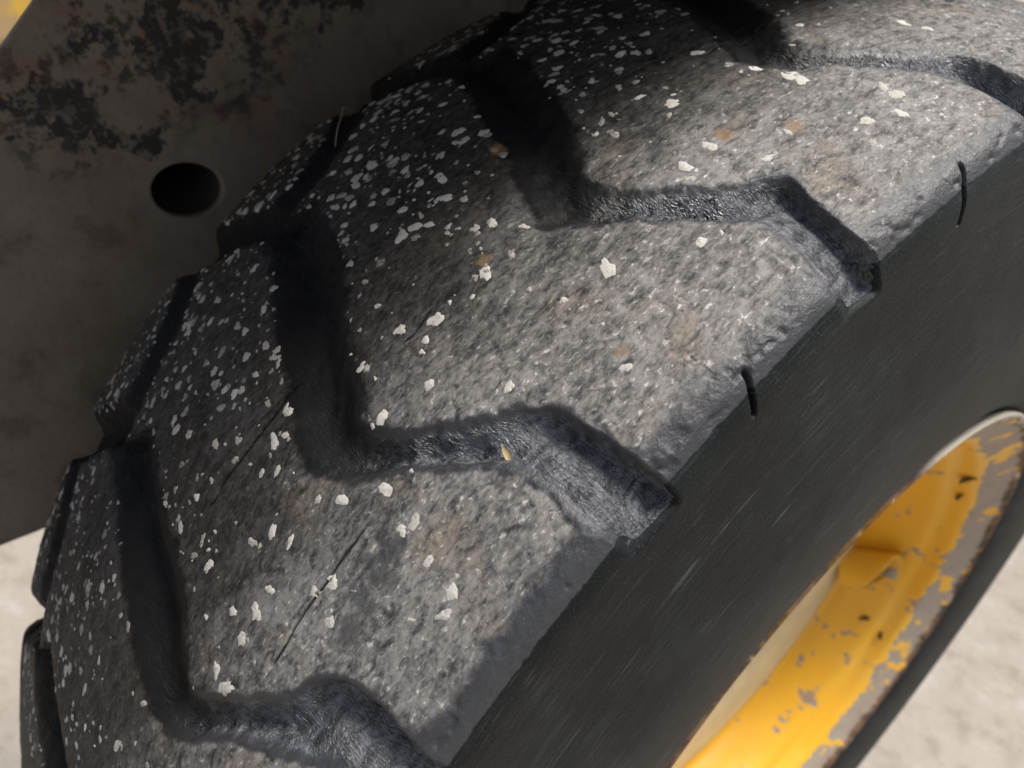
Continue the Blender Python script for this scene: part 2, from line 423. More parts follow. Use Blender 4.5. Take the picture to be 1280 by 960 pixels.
# profile of the tyre section, near half (x >= 0), then mirrored
xs = np.arange(0, XS + 1e-9, .0061)
near = [(x, R - CC * x * x) for x in xs]
near += [(.1295, .4625), (.1358, .4592), (.1396, .4530), (.1418, .4460), (.1435, .4300), (.1470, .4050), (.1510, .3800),
         (.1535, .3550), (.1525, .3250), (.1490, .2950), (.1445, .2770), (.1380, .2640), (.1310, .2500)]
def catmull(pts, k=12):
    P = np.array(pts); P = np.vstack([2 * P[0] - P[1], P, 2 * P[-1] - P[-2]]); o = []
    for i in range(1, len(P) - 2):
        for t in np.linspace(0, 1, k, endpoint=False):
            a, b, c, d = P[i - 1], P[i], P[i + 1], P[i + 2]
            o.append(.5 * ((2 * b) + (c - a) * t + (2 * a - 5 * b + 4 * c - d) * t * t + (3 * b - a - 3 * c + d) * t ** 3))
    o.append(P[-2]); return np.array(o)
full = [(-x, r) for x, r in near[:0:-1]] + near
pc = catmull(full)
arc = np.concatenate([[0], np.cumsum(np.hypot(*np.diff(pc, axis=0).T))])
mid = len(pc) // 2; arc -= arc[np.argmin(np.abs(pc[:, 0]) + (np.abs(pc[:, 1] - R) > .01))]
tang = np.gradient(pc, axis=0); tang /= np.linalg.norm(tang, axis=1)[:, None]
nrm_in = np.stack([tang[:, 1], -tang[:, 0]], 1)      # points to the inside of the tyre
S_XS = np.interp(XS, pc[:, 0][np.abs(pc[:, 0]) < .125], arc[np.abs(pc[:, 0]) < .125])
crown = np.abs(pc[:, 0]) < .125
crown &= (pc[:, 1] > .44)
def x2s(x):
    x = np.asarray(x, float); ax = np.abs(x)
    s = np.interp(np.minimum(ax, XS), pc[crown & (pc[:, 0] >= 0), 0], arc[crown & (pc[:, 0] >= 0)])
    return np.sign(x) * (s + np.maximum(0, ax - XS) * 1.18)
S_EDGE = .1455            # where tread turns into sidewall
SMAX, SMIN = arc[-1], arc[0]

# --- groove outlines, measured one by one on this tyre; (x across, degrees round), U = upper bank, Lo = lower bank
#     a third value marks points whose first number is already the arc across the profile
U_pts = {0: [(.166, -.1, 1), (.1468, -.25, 1), (.1431, -.43, 1), (.1315, -.25, 1), (.1186, -.53, 1), (.1091, -.77, 1), (.1018, -1.05, 1), (.0983, -.67, 1), (.0937, .17, 1), (.087, 1.24), (.071, 3.0), (.058, 4.2), (.045, 4.3), (.028, 2.92), (.002, 1.15), (-.028, -.45), (-.060, -1.5)],
         1: [(.166, -1.4, 1), (.151, -1.45, 1), (.1419, -1.52, 1), (.1335, -1.4, 1), (.1232, -1.31, 1), (.1115, -1.14, 1), (.1018, -.93, 1), (.0953, -.31, 1), (.0900, .41, 1), (.084, 1.2), (.073, 2.63), (.062, 3.85), (.050, 4.6), (.035, 3.50), (.009, 1.81), (-.019, -.32), (-.060, -1.5)],
         2: [(.166, -1.9, 1), (.148, -1.95, 1), (.1357, -2.04, 1), (.1262, -2.14, 1), (.1187, -2.23, 1), (.1091, -2.0, 1), (.0997, -1.67, 1), (.0939, -.75, 1), (.086, .58), (.072, 2.3), (.058, 3.6), (.046, 3.75), (.028, 1.98), (.011, 1.00), (-.011, .24), (-.050, -1.3)]}
L_pts = {0: [(.166, 1.9, 1), (.1514, 1.94, 1), (.1402, 2.24, 1), (.1275, 1.91, 1), (.1175, 1.57, 1), (.1063, 1.57, 1), (.0999, 2.08, 1), (.091, 2.95), (.074, 4.31), (.060, 6.0), (.048, 6.9), (.025, 5.6), (.006, 4.6), (-.019, 3.3), (-.049, 1.7), (-.072, .9)],
         1: [(.166, 1.15, 1), (.1530, 1.19, 1), (.1401, 1.37, 1), (.1283, 1.46, 1), (.1180, 1.36, 1), (.1089, 1.49, 1), (.0982, 2.0, 1), (.086, 3.26), (.073, 4.63), (.058, 6.54), (.043, 7.1), (.025, 6.03), (.008, 5.07), (-.019, 3.67), (-.049, 1.83), (-.072, 1.0)],
         2: [(.166, .7, 1), (.150, .7, 1), (.134, .6, 1), (.118, .60, 1), (.1107, 1.13, 1), (.0967, 2.14, 1), (.081, 3.27), (.062, 5.3), (.046, 6.3), (.025, 5.5), (.008, 4.75), (-.019, 3.4), (-.049, 2.0), (-.072, 1.2)]}
BAND = [(-.078, .3), (-.086, .6), (-.099, 1.9), (-.121, 4.2), (-.140, 4.9), (-.170, 4.9)]
BAND2 = [(-.082, .2), (-.083, -1.5), (-.0885, -3.8), (-.100, -6.3), (-.115, -8.0), (-.128, -9.1)]

def poly_uv(pts):
    return np.array([(math.radians(q[1]) * R, q[0] if len(q) > 2 else float(x2s(q[0]))) for q in pts])

def smooth_line(P, k=4):
    return catmull(P, k)

def dist_line(Q, P):
    d = np.full(len(Q), 1e9)
    for a, b in zip(P[:-1], P[1:]):
        ab = b - a; t = np.clip(((Q - a) @ ab) / (ab @ ab + 1e-15), 0, 1)
        d = np.minimum(d, np.hypot(*(Q - a - t[:, None] * ab).T))
    return d

def inside(Q, P):
    r = np.zeros(len(Q), bool); x, y = Q[:, 0], Q[:, 1]
    for i in range(len(P)):
        a, b = P[i], P[(i + 1) % len(P)]
        c = ((a[1] > y) != (b[1] > y))
        with np.errstate(divide='ignore', invalid='ignore'):
            r ^= c & (x < (b[0] - a[0]) * (y - a[1]) / (b[1] - a[1] + 1e-18) + a[0])
    return r

def field(u, s):
    """u = arc round the tyre (m), s = arc across it; returns (depth, bank distance: + inside a groove, - on a lug)"""
    n = len(u)
    wob = (fbm(u * 160, s * 160, 3, 3) - .5) * .0042 + (fbm(u * 520, s * 520, 9, 2) - .5) * .0006
    depth = np.zeros(n); bank = np.full(n, -.05)
    pl = math.radians(PITCH) * R
    k_lo, k_hi = int(math.floor(u.min() / pl)) - 1, int(math.ceil(u.max() / pl)) + 1
    for k in range(k_lo, k_hi + 1):
        vis = {-2: 0, -1: 0, 0: 1, 1: 2}.get(k)
        src = {-1: 0, 0: 1, 1: 2}.get(k, (k * 7) % 3)
        off = k * pl
        if src == 0 and k == -1: off = -math.radians(13.9365) * R
        if k == 1: off = math.radians(13.9365) * R
        m = (u > off - math.radians(12.5) * R) & (u < off + math.radians(11) * R) & (np.abs(s) < .215)
        if not m.any(): continue
        Q = np.stack([u[m] - off, s[m]], 1); w = wob[m]
        Ul = smooth_line(poly_uv(U_pts[src]), 3); Ll = smooth_line(poly_uv(L_pts[src]), 3)
        ext = np.array([[0, .06]])
        Ul = np.vstack([Ul[0] + ext[0], Ul]); Ll = np.vstack([Ll[0] + ext[0], Ll])
        P = np.vstack([Ul, Ll[::-1]])
        ins = inside(Q, P)
        aU, aL = dist_line(Q, Ul), dist_line(Q, Ll)
        dU = np.where(ins, aU, np.where(aU < aL, -aU, aU)) + w; dL = np.where(ins, aL, np.where(aL <= aU, -aL, aL)) + w
        din = np.where(ins, np.minimum(dU, dL), np.maximum(-dist_line(Q, P), -1) + w)
        sh = ss(.088, .112, Q[:, 1]); ar = 1 - ss(.040, .076, Q[:, 1])
        w2 = w * ss(.086, .108, Q[:, 1]) * .75; dU = dU - w2; dL = dL - w2
        nar = (1 - ss(.030, .060, Q[:, 1])) * .0022; dU = dU - nar; dL = dL - nar
        # worn, rounded banks: the fall starts before the edge and eases out towards the floor
        rL = .0015 + ar * .0050; wL = .0048 + ar * .0110
        rU = .0030 + ar * .0040; wU = .0130 + ar * .0020
        D = .0095 - ar * .0012
        inner = D * ss(-1, 1, (dU - (wU - rU) * .5) / ((wU + rU) * .5)) * ss(-1, 1, (dL - (wL - rL) * .5) / ((wL + rL) * .5))
        ramp = .0100 * ss(-.0008, .0026, dU) * (.06 * ss(-.1, .1, dL / .022) + .94 * np.clip((dL + .002) / .022, 0, 1) ** 1.15)
        dep = inner * (1 - sh) + ramp * sh
        dep = dep * ss(-.0085, -.0040, din)
        # far-side channels
        B1 = smooth_line(poly_uv(BAND), 3); B2 = smooth_line(poly_uv(BAND2), 3)
        h1 = np.interp(Q[:, 1], [-.16, -.12, -.095], [.0165, .0115, .0090]); d1 = h1 - dist_line(Q, B1) + w
        d2 = .0080 - dist_line(Q, B2) + w * .8
        dep = np.maximum(dep, .0095 * ss(-.004, .008, d1)); dep = np.maximum(dep, .0034 * ss(-.004, .0080, d2))
        bk = np.maximum(din, np.maximum(d1, d2))
        depth[m] = np.maximum(depth[m], dep); bank[m] = np.maximum(bank[m], bk)
    fade = ss(.180, .152, np.abs(s))
    fade = np.where(s > 0, ss(.1550, .1505, s), fade)
    return depth * fade, bank

CRACKS = [(.0130, 4.9, 12.6, .0006, .0030), (.0765, 6.8, 14.4, .00040, .0020), (.0725, -4.6, -3.0, .0004, .0010), (.030, -25, -19, .0004, .001), (.0405, -1.6, 1.2, .0005, .0012)]
SLITS = [(-20.9, .4600, .4425), (-6.72, .4590, .4460)]

def crack_mask(u, s):
    d = np.zeros(len(u)); ang = np.degrees(u / R)
    for (x, a, b, wd, dp) in CRACKS:
        line = x2s(x) + (fbm(u * 90, u * 0 + x * 100, 91, 3) - .5) * .0030
        d = np.maximum(d, np.exp(-((s - line) / (wd * 1.25)) ** 2) * ss(a, a + .8, ang) * ss(b, b - .8, ang))
    return d

def relief(u, s, bank):
    """fine shape of the worn rubber, metres"""
    lugm = ss(.0, -.004, bank)
    tread = ss(S_EDGE + .004, S_EDGE - .012, np.abs(s))
    h = (fbm(u * 45, s * 70, 21, 3) - .5) * .0009 + (fbm(u * 330, s * 480, 33, 3) - .5) * .00032
    pits = ss(.66, .80, fbm(u * 210, s * 260, 41, 2)) * .00035
    g = (fbm(u * 120, s * 110, 51, 3) - .5) * .0009
    edge_chip = ss(-.006, -.001, bank) * ss(.52, .75, fbm(u * 240, s * 240, 61, 3)) * .0016
    shoulder_chip = np.exp(-((np.abs(s) - S_EDGE + .004) / .006) ** 2) * (ss(.56, .74, fbm(u * 160, s * 240, 71, 3)) * .0018)
    d = tread * (lugm * (-h + pits + edge_chip) + (1 - lugm) * g * ss(.115, .095, s) + shoulder_chip)
    d += (1 - tread) * (fbm(u * 60, s * 200, 81, 3) - .5) * .0004
    for (x, a, b, wd, dp) in CRACKS:
        s0 = x2s(x); ang = np.degrees(u / R)
        line = s0 + (fbm(u * 90, u * 0 + x * 100, 91, 3) - .5) * .0030
        d += dp * np.exp(-((s - line) / wd) ** 2) * ss(a, a + .8, ang) * ss(b, b - .8, ang) * tread
    for (ph, ra, rb) in SLITS:
        sa = np.interp(-ra, -pc[mid:, 1], arc[mid:]); sb = np.interp(-rb, -pc[mid:, 1], arc[mid:])
        uu = math.radians(ph) * R + (s - sa) * .42
        d += .0045 * np.exp(-((u - uu) / .0010) ** 4) * ss(sa - .0015, sa + .001, s) * ss(sb + .0005, sb - .001, s)
    return d

def surf(u, s, lift=0.0):
    """world-of-the-wheel position of the tread surface at (u, s)"""
    u = np.atleast_1d(np.asarray(u, float)); s = np.atleast_1d(np.asarray(s, float))
    dep, bank = field(u, s); d = dep + relief(u, s, bank) - lift
    px = np.interp(s, arc, pc[:, 0]); pr = np.interp(s, arc, pc[:, 1])
    nx = np.interp(s, arc, nrm_in[:, 0]); nr = np.interp(s, arc, nrm_in[:, 1])
    x = px + nx * d; r = pr + nr * d; a = u / R
    return np.stack([x, -r * np.sin(a), r * np.cos(a)], 1), dep, bank

# --- the grid: fine where the photograph looks, coarser round the back
def spaced(segs):
    o = [segs[0][0]]
    for a, b, st in segs:
        n = max(1, int(round((b - a) / st))); o += list(np.linspace(a, b, n + 1)[1:])
    return np.array(o)
sj = spaced([(SMIN, -.20, .010), (-.20, -.155, .004), (-.155, -.02, .0010), (-.02, .165, .00082), (.165, .20, .0013), (.20, SMAX, .0028)])
extra = np.concatenate([x2s(x) + np.arange(-.0030, .00301, .00034) for (x, *_r) in CRACKS[:2]])
sj = np.unique(np.round(np.concatenate([sj, extra]), 6)); sj = sj[np.concatenate([[True], np.diff(sj) > 1e-4])]
dg = lambda d: math.radians(d) * R
ui = spaced([(dg(-150), dg(-45), .0060), (dg(-45), dg(-27), .0016), (dg(-27), dg(26), .00088), (dg(26), dg(38), .0014), (dg(38), dg(210), .0060)])
ex = np.concatenate([dg(p) + np.arange(-.003, .0111, .00032) for p, _a, _b in SLITS[:2]])
ui = np.unique(np.round(np.concatenate([ui, ex]), 6)); keep = np.concatenate([[True], np.diff(ui) > 9e-5]); ui = ui[keep]
ui = ui[:-1] if abs((ui[-1] - ui[0]) - 2 * math.pi * R) < 1e-3 else ui
nu, ns = len(ui), len(sj)
UU, SS_ = np.meshgrid(ui, sj, indexing='ij'); uf, sf = UU.ravel(), SS_.ravel()
pos, dep, bank = surf(uf, sf)
wear = ss(np.interp(sf, [.045, .07], [.0035, .0005]), np.interp(sf, [.045, .07], [-.0100, -.0055]), bank) * ss(S_EDGE - .005, S_EDGE - .023, np.abs(sf))
groove = ss(.0008, .003, dep) * ss(-.0005, .0015, bank)
side = ss(S_EDGE - .005, S_EDGE + .0025, np.abs(sf)) * ss(.0035, .0010, dep)
wear = wear * (1 - crack_mask(uf, sf))
ii, jj = np.meshgrid(np.arange(nu), np.arange(ns - 1), indexing='ij')
i2 = (ii + 1) % nu
quads = np.stack([ii * ns + jj, ii * ns + jj + 1, i2 * ns + jj + 1, i2 * ns + jj], -1).reshape(-1, 4)
# smooth normals of the whole skin so that the pieces cut from it meet without a seam
e1 = pos[quads[:, 2]] - pos[quads[:, 0]]; e2 = pos[quads[:, 3]] - pos[quads[:, 1]]
fn = np.cross(e1, e2)
cen = pos[quads].mean(1); outw = cen * np.array([0, 1, 1]); outw[:, 0] = cen[:, 0] * 1.2
if (np.einsum('ij,ij->i', fn, outw) > 0).mean() < .5:
    quads = quads[:, ::-1]; fn = -fn
VN = np.zeros_like(pos)
for c in range(4): np.add.at(VN, quads[:, c], fn)
VN /= np.linalg.norm(VN, axis=1)[:, None] + 1e-20
# which piece each face belongs to
fb = bank[quads].mean(1); fs = sf[quads].mean(1)
lugface = (fb < 0.0) & (np.abs(fs) < S_EDGE)
lab = -np.ones((nu, ns - 1), int); lf = lugface.reshape(nu, ns - 1)
# union-find over the face grid
parent = np.arange(nu * (ns - 1))
def find(a):
    while parent[a] != a: parent[a] = parent[parent[a]]; a = parent[a]
    return a
idx = np.arange(nu * (ns - 1)).reshape(nu, ns - 1)
run = np.where(lf, idx, -1)
# label runs across, then join neighbouring rows
starts = lf.copy(); starts[:, 1:] &= ~lf[:, :-1]
rid = np.cumsum(starts.ravel()).reshape(nu, ns - 1) - 1; rid[~lf] = -1
nr_ = rid.max() + 1; parent = np.arange(nr_)
for i in range(nu):
    k = (i + 1) % nu; both = (rid[i] >= 0) & (rid[k] >= 0)
    for a, b in set(zip(rid[i][both].tolist(), rid[k][both].tolist())):
        ra, rb = find(a), find(b)
        if ra != rb: parent[ra] = rb
root = np.array([find(a) for a in range(nr_)])
lab = np.where(rid >= 0, root[np.maximum(rid, 0)], -1).ravel()
ids, cnt = np.unique(lab[lab >= 0], return_counts=True)
area = np.linalg.norm(fn, axis=1) * .5
small = [i for i in ids if area[lab == i].sum() < .0006]
for i in small: lab[lab == i] = -1
ids = [i for i in ids if i not in small]

def cut(name, sel, mat, parent_):
    q = quads[sel]; vi, inv = np.unique(q, return_inverse=True); q = inv.reshape(-1, 4)
    me = bpy.data.meshes.new(name)
    me.vertices.add(len(vi)); me.vertices.foreach_set('co', pos[vi].ravel())
    me.loops.add(q.size); me.loops.foreach_set('vertex_index', q.ravel().astype(np.int32))
    me.polygons.add(len(q)); me.polygons.foreach_set('loop_start', np.arange(0, q.size, 4, dtype=np.int32))
    me.polygons.foreach_set('use_smooth', np.ones(len(q), bool))
    me.update(calc_edges=True); me.validate()
    a = me.attributes.new('tuv', 'FLOAT_VECTOR', 'POINT'); a.data.foreach_set('vector', np.stack([uf[vi], sf[vi], dep[vi]], 1).ravel())
    a = me.attributes.new('wear', 'FLOAT', 'POINT'); a.data.foreach_set('value', wear[vi])
    a = me.attributes.new('groove', 'FLOAT', 'POINT'); a.data.foreach_set('value', groove[vi])
    a = me.attributes.new('side', 'FLOAT', 'POINT'); a.data.foreach_set('value', side[vi])
    me.normals_split_custom_set_from_vertices(VN[vi].tolist())
    return link(name, me, mat, parent_)

# end at the rim side of the notch: faces carved by a groove stay with the tread rubber
sidef = (lab < 0) & (np.abs(fs) >= S_EDGE) & (dep[quads].mean(1) < .0006)
carc = (lab < 0) & ~sidef
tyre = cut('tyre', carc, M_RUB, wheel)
cut('sidewall', sidef & (fs > 0), M_SIDE, tyre)
cut('sidewall', sidef & (fs < 0), M_SIDE, tyre)
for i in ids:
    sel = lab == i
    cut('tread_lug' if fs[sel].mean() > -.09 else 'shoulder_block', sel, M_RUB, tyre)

# ------------------------------------------------------------------ white splatter dried on the tread (thin irregular crusts)
SPOTS=[(-0.0241,-9.03,2.7),(-0.0161,-8.71,2.3),(-0.0068,-6.35,2.5),(-0.0137,-5.57,1.9),(-0.0287,-5.85,2.0),(-0.0498,-5.21,3.1),(-0.0506,-4.19,2.7),(-0.0465,-3.83,2.4),(-0.0699,-4.94,2.1),(-0.0628,-5.27,2.1),(-0.0448,-2.27,2.0),(-0.0532,-2.58,2.1),(-0.0397,-2.57,1.3),(-0.0366,-2.9,1.7),(-0.0302,-1.78,1.6),(-0.0141,-2.49,1.9),(0.004,-3.62,2.4),(0.0088,-4.04,1.8),(-0.009,-3.97,1.9),(0.0023,-2.89,2.7),(0.0315,-5.71,2.0),(0.0435,-6.34,1.4),(0.0038,-5.56,2.5),(-0.0266,-4.31,1.6),(-0.075,-8.88,1.5),(-0.0643,-9.11,1.4),(-0.0596,-9.48,1.8),(-0.0503,-10.31,1.8),(-0.0692,-10.55,1.8),(-0.0902,-10.07,2.3),(-0.0528,-11.9,1.4),(-0.0846,-6.37,2.2),(-0.0846,-7.96,1.9),(-0.077,-17.44,1.9),(-0.0801,-18.29,1.6),(-0.0805,-19.59,1.6),(-0.0581,-21.13,1.9),(-0.0684,-20.97,2.0),(-0.0403,-19.79,1.8),(-0.0308,-21.07,2.2),(-0.0593,-19.51,2.3),(-0.05,-17.16,1.8),(-0.0392,-17.41,2.5),(-0.0284,-17.53,1.8),(-0.0281,-16.41,2.5),(-0.0305,-15.51,1.7),(-0.0176,-15.22,2.0),(-0.0243,-14.42,2.1),(-0.0116,-14.14,1.7),(0.0046,-15.12,1.6),(0.0001,-17.64,2.3),(0.005,-18.12,2.0),(-0.0612,-14.87,1.8),(-0.0825,-14.17,2.3),(-0.0688,-4.92,1.8),(-0.0523,-1.41,2.4),(-0.049,-1.0,2.0),(-0.0677,-2.15,1.4),(-0.0611,-1.42,1.7),(-0.0692,-3.82,1.8),(-0.0671,-0.28,1.8),(-0.0767,-1.13,2.2),(-0.1006,-0.94,2.3),(-0.1036,0.11,2.3),(-0.1149,0.68,1.9),(-0.0732,1.48,1.4),(-0.0035,-19.86,2.1),(0.0268,-19.67,2.3),(0.0352,-20.97,2.3),(0.0603,-21.87,3.1),(0.071,-22.94,2.8),(0.0652,-20.68,3.4),(0.0702,-20.69,2.7),(0.0524,-20.17,2.2),(0.0304,-15.24,1.6),(0.0435,-15.67,2.4),(0.0706,-14.39,2.3),(0.0711,-12.8,2.3),(0.0861,-17.21,1.4),(0.0896,-15.34,1.7),(0.1016,-20.17,2.3),(0.0994,-22.78,2.7),(0.0933,-22.87,2.1),(0.107,-21.67,2.0),(0.0321,-12.16,1.2),(0.0251,-11.29,1.5),(0.0806,-6.82,2.9),(0.0973,-10.06,1.8),(0.0774,-4.65,1.3),(0.0465,10.26,1.9),(0.0552,9.94,1.6),(0.0626,7.18,2.1),(0.0742,4.28,2.9),(0.0738,5.64,2.3),(0.0601,13.05,2.4),(0.0597,11.96,1.6),(0.061,14.32,2.2),(0.0781,9.72,2.3),(0.0759,9.66,1.8),(0.0747,10.57,1.8),(0.0859,10.9,1.8),(0.0653,16.36,2.7),(0.0583,16.16,1.9),(0.0511,13.9,1.7),(0.1129,6.67,2.2),(0.1153,7.52,1.9),(0.0889,5.77,2.0),(0.0874,6.33,1.8),(0.1009,6.48,1.5),(0.0297,13.54,2.0),(0.0136,7.86,2.3),(0.022,7.64,2.3),(0.0169,6.3,1.7),(0.0246,7.08,1.4),(0.0545,3.65,2.2),(0.0056,13.68,1.8),(-0.011,13.76,1.6),(0.0138,12.18,2.1),(0.0041,12.13,1.5),(-0.0132,7.63,1.9),(-0.038,10.94,2.0),(-0.0322,11.1,2.3),(0.0305,23.4,2.1),(0.0464,-3.67,2.5),(0.0446,-0.83,2.8),(0.0355,0.46,2.0),(-0.0038,0.56,2.1),(-0.0092,-0.45,1.6),(0.0328,2.75,1.7),(0.0609,1.43,1.9),(-0.0156,4.99,1.9),(-0.0216,6.05,1.9),(0.0009,4.93,1.8),(-0.0095,6.26,1.5),(-0.0614,2.76,2.1),(-0.0541,1.96,1.7),(-0.0418,2.05,1.7),(-0.0335,5.27,1.9),(-0.0324,3.86,1.9),(0.0187,6.29,1.7),(0.0474,0.11,1.4),(0.0496,0.6,1.1),(0.0423,-25.06,1.7),(0.0686,-29.23,2.3),(0.0774,-29.67,2.0)]
def make_spots():
    V = []; F = []; TU = []; TONE = []
    items = [(rad(p) * R, float(x2s(x)), r * .001 * 1.05, .65 + .35 * random.random()) for x, p, r in SPOTS]
    rng = np.random.default_rng(5)
    n = 0
    while n < 4400:                                  # the uncounted small ones: dense on the sheltered half, thin on the outer
        ph = rng.uniform(-30, 33); x = rng.uniform(-.150, .118)
        dens = np.interp(x, [-.100, -.02, .03, .06, .118], [1., .80, .30, .08, .03])
        dens *= (1.0 if x < -.085 else .35) + 1.6 * float(vnoise(ph * .45, x * 55, 77)) ** 1.4
        n += 1
        if rng.random() > dens: continue
        big = rng.random()
        r = .00035 + .0006 * rng.random() if big < .66 else .0009 + .0010 * rng.random()
        if x < -.01 and big > .72: r = .0012 + .0012 * rng.random()
        items.append((rad(ph) * R, float(x2s(x)), r, .0 + .75 * rng.random() ** 1.3))
    cu = np.array([i[0] for i in items]); cs = np.array([i[1] for i in items])
    _, d0, b0 = surf(cu, cs)
    K = 17
    au = []; as_ = []; lift = []; meta = []
    ck = crack_mask(cu, cs)
    for q, (u, s, r, tone) in enumerate(items):
        if ck[q] > .02: continue
        if b0[q] > -max(.001, r * 1.3): continue
        ph0 = rng.random() * 6.28; el = rng.uniform(.75, 1.35)
        lob = rng.random(4); rot = rng.random() * 6.28
        ring = []
        for ringk, (f, l) in enumerate([(1.0, .00002), (.72, .00014)]):
            for k in range(K):
                t = 2 * math.pi * k / K
                rr = r * f * (1 + .26 * math.sin(2 * t + ph0) * lob[0] + .20 * math.sin(3 * t + ph0 * 2) * lob[1] + .12 * math.sin(5 * t + ph0 * 3) * lob[2] + (.40 if r > .0012 else .25) * (rng.random() - .5))
                cx_, cy_ = rr * math.cos(t) * el, rr * math.sin(t) / el
                au.append(u + cx_ * math.cos(rot) - cy_ * math.sin(rot)); as_.append(s + cx_ * math.sin(rot) + cy_ * math.cos(rot)); lift.append(l + (.00004 if r > .0008 else .00003) * (ringk))
        au.append(u); as_.append(s); lift.append(.0002 if r > .0008 else .00016)
        meta.append(tone)
    p, _, _ = surf(np.array(au), np.array(as_), np.array(lift))
    for q, tone in enumerate(meta):
        o = q * (2 * K + 1)
        for k in range(K):
            j = (k + 1) % K
            F.append((o + k, o + j, o + K + j, o + K + k)); F.append((o + K + k, o + K + j, o + 2 * K))
        TONE += [tone] * (2 * K + 1)
    F = [f[::-1] for f in F]
    me = mesh('white_splatter', p, F)
    a = me.attributes.new('tuv', 'FLOAT_VECTOR', 'POINT'); a.data.foreach_set('vector', np.stack([au, as_, np.zeros(len(au))], 1).ravel())
    a = me.attributes.new('tone', 'FLOAT', 'POINT'); a.data.foreach_set('value', np.array(TONE))
    # turn the crusts to face outwards
    me.calc_loop_triangles()
    o = link('white_splatter', me, M_SPOT, tyre); o['kind'] = 'stuff'
    return o
make_spots()

# ------------------------------------------------------------------ rim
def rs(prof): return [(x - .003 * min(1, max(0, (x - .10) / .02)), r * (.962 if r > .215 else .962 + .038 * min(1, max(0, (.215 - r) / .012)))) for x, r in prof]
def lathe(name, prof, mat, parent_, n=220, jit=0.0, seed=0):
    V = []; F = []
    k = len(prof)
    for i in range(n):
        t = 2 * math.pi * i / n; c, s_ = math.cos(t), math.sin(t)
        for q, (x, r) in enumerate(prof):
            w = jit * (float(vnoise(i * .23, q * .7, seed)) - .5) * 2 if jit else 0
            V.append((x + w * .6, -(r + w) * s_, (r + w) * c))
    for i in range(n):
        j = (i + 1) % n
        for q in range(k - 1): F.append((i * k + q, i * k + q + 1, j * k + q + 1, j * k + q))
    return link(name, mesh(name, V, F), mat, parent_)

rim = lathe('rim', rs([(.118, .258), (.130, .2620), (.137, .2680), (.1412, .2712), (.1436, .2724), (.1452, .2722), (.1460, .2711), (.1456, .2694), (.1434, .2650),
                    (.1385, .2580), (.1335, .2480), (.1290, .2400), (.1268, .2372), (.1235, .2360), (.1185, .2356), (.1135, .2350), (.1110, .2335), (.1085, .2292),
                    (.1045, .2262), (.0980, .2246), (.0880, .2222), (.0780, .2180), (.0710, .2135), (.0660, .2095), (.0625, .2060), (.0605, .2030), (.0598, .2005), (.059, .199),
                    (.048, .199), (.048, .208), (.06, .218), (.08, .228), (.10, .232), (.110, .245), (.118, .258)]), M_RIM, wheel, 300, .00045, 5)
lathe('wheel_disc', [(.0500, .1985), (.0588, .1985), (.0592, .190), (.0590, .150), (.0570, .130), (.0500, .118), (.0400, .110), (.0380, .100), (.0380, .0602), (.0300, .0602)], M_DISC, rim, 120, .0003, 9)
lathe('hub', [(.020, .059), (.040, .059), (.046, .052), (.048, .046), (.049, .030), (.050, .0005)], M_YEL, rim, 64)

def cyl(x, r, phd):
    a = rad(phd); return Vector((x, -r * math.sin(a), r * math.cos(a)))

def valve_guard():
    # short stub of pipe welded to the inside of the barrel, its lower side cut open at the mouth
    base = cyl(.070, .197, -136.5); rin = -cyl(0, 1, -136.5); X = Vector((1, 0, 0)); t0 = X.cross(rin)
    ax = (X - t0 * .55).normalized(); tg = (t0 + X * .55).normalized()
    V = []; F = []; n = 28; rings = [(-.008, .0215), (.0, .0195), (.012, .0185), (.026, .0185), (.0365, .0190), (.0380, .0180), (.0370, .0150), (.024, .0145), (.004, .0142), (.003, .001)]
    for (h, r) in rings:
        for i in range(n):
            t = 2 * math.pi * i / n
            hh = h
            if .02 < h: hh = h - (.028 if h > .03 else .016) * (0.5 + .5 * math.sin(t + .35)) ** 2          # mouth cut on the slant
            V.append(base + ax * hh + rin * (r * math.cos(t)) + tg * (r * math.sin(t)))
    for q in range(len(rings) - 1):
        for i in range(n): F.append((q * n + i, q * n + (i + 1) % n, (q + 1) * n + (i + 1) % n, (q + 1) * n + i))
    g = link('valve_guard', mesh('valve_guard', V, F), M_YEL, rim)
    V = []; F = []
    c = base + ax * .004
    for (h, r) in [(0, .004), (.022, .004), (.023, .0052), (.032, .0052), (.033, .001)]:
        for i in range(12):
            t = 2 * math.pi * i / 12; V.append(c + ax * h + rin * (r * math.cos(t)) + tg * (r * math.sin(t)))
    for q in range(4):
        for i in range(12): F.append((q * 12 + i, q * 12 + (i + 1) % 12, (q + 1) * 12 + (i + 1) % 12, (q + 1) * 12 + i))
    link('valve_stem', mesh('valve_stem', V, F), M_FIB, g)
valve_guard()

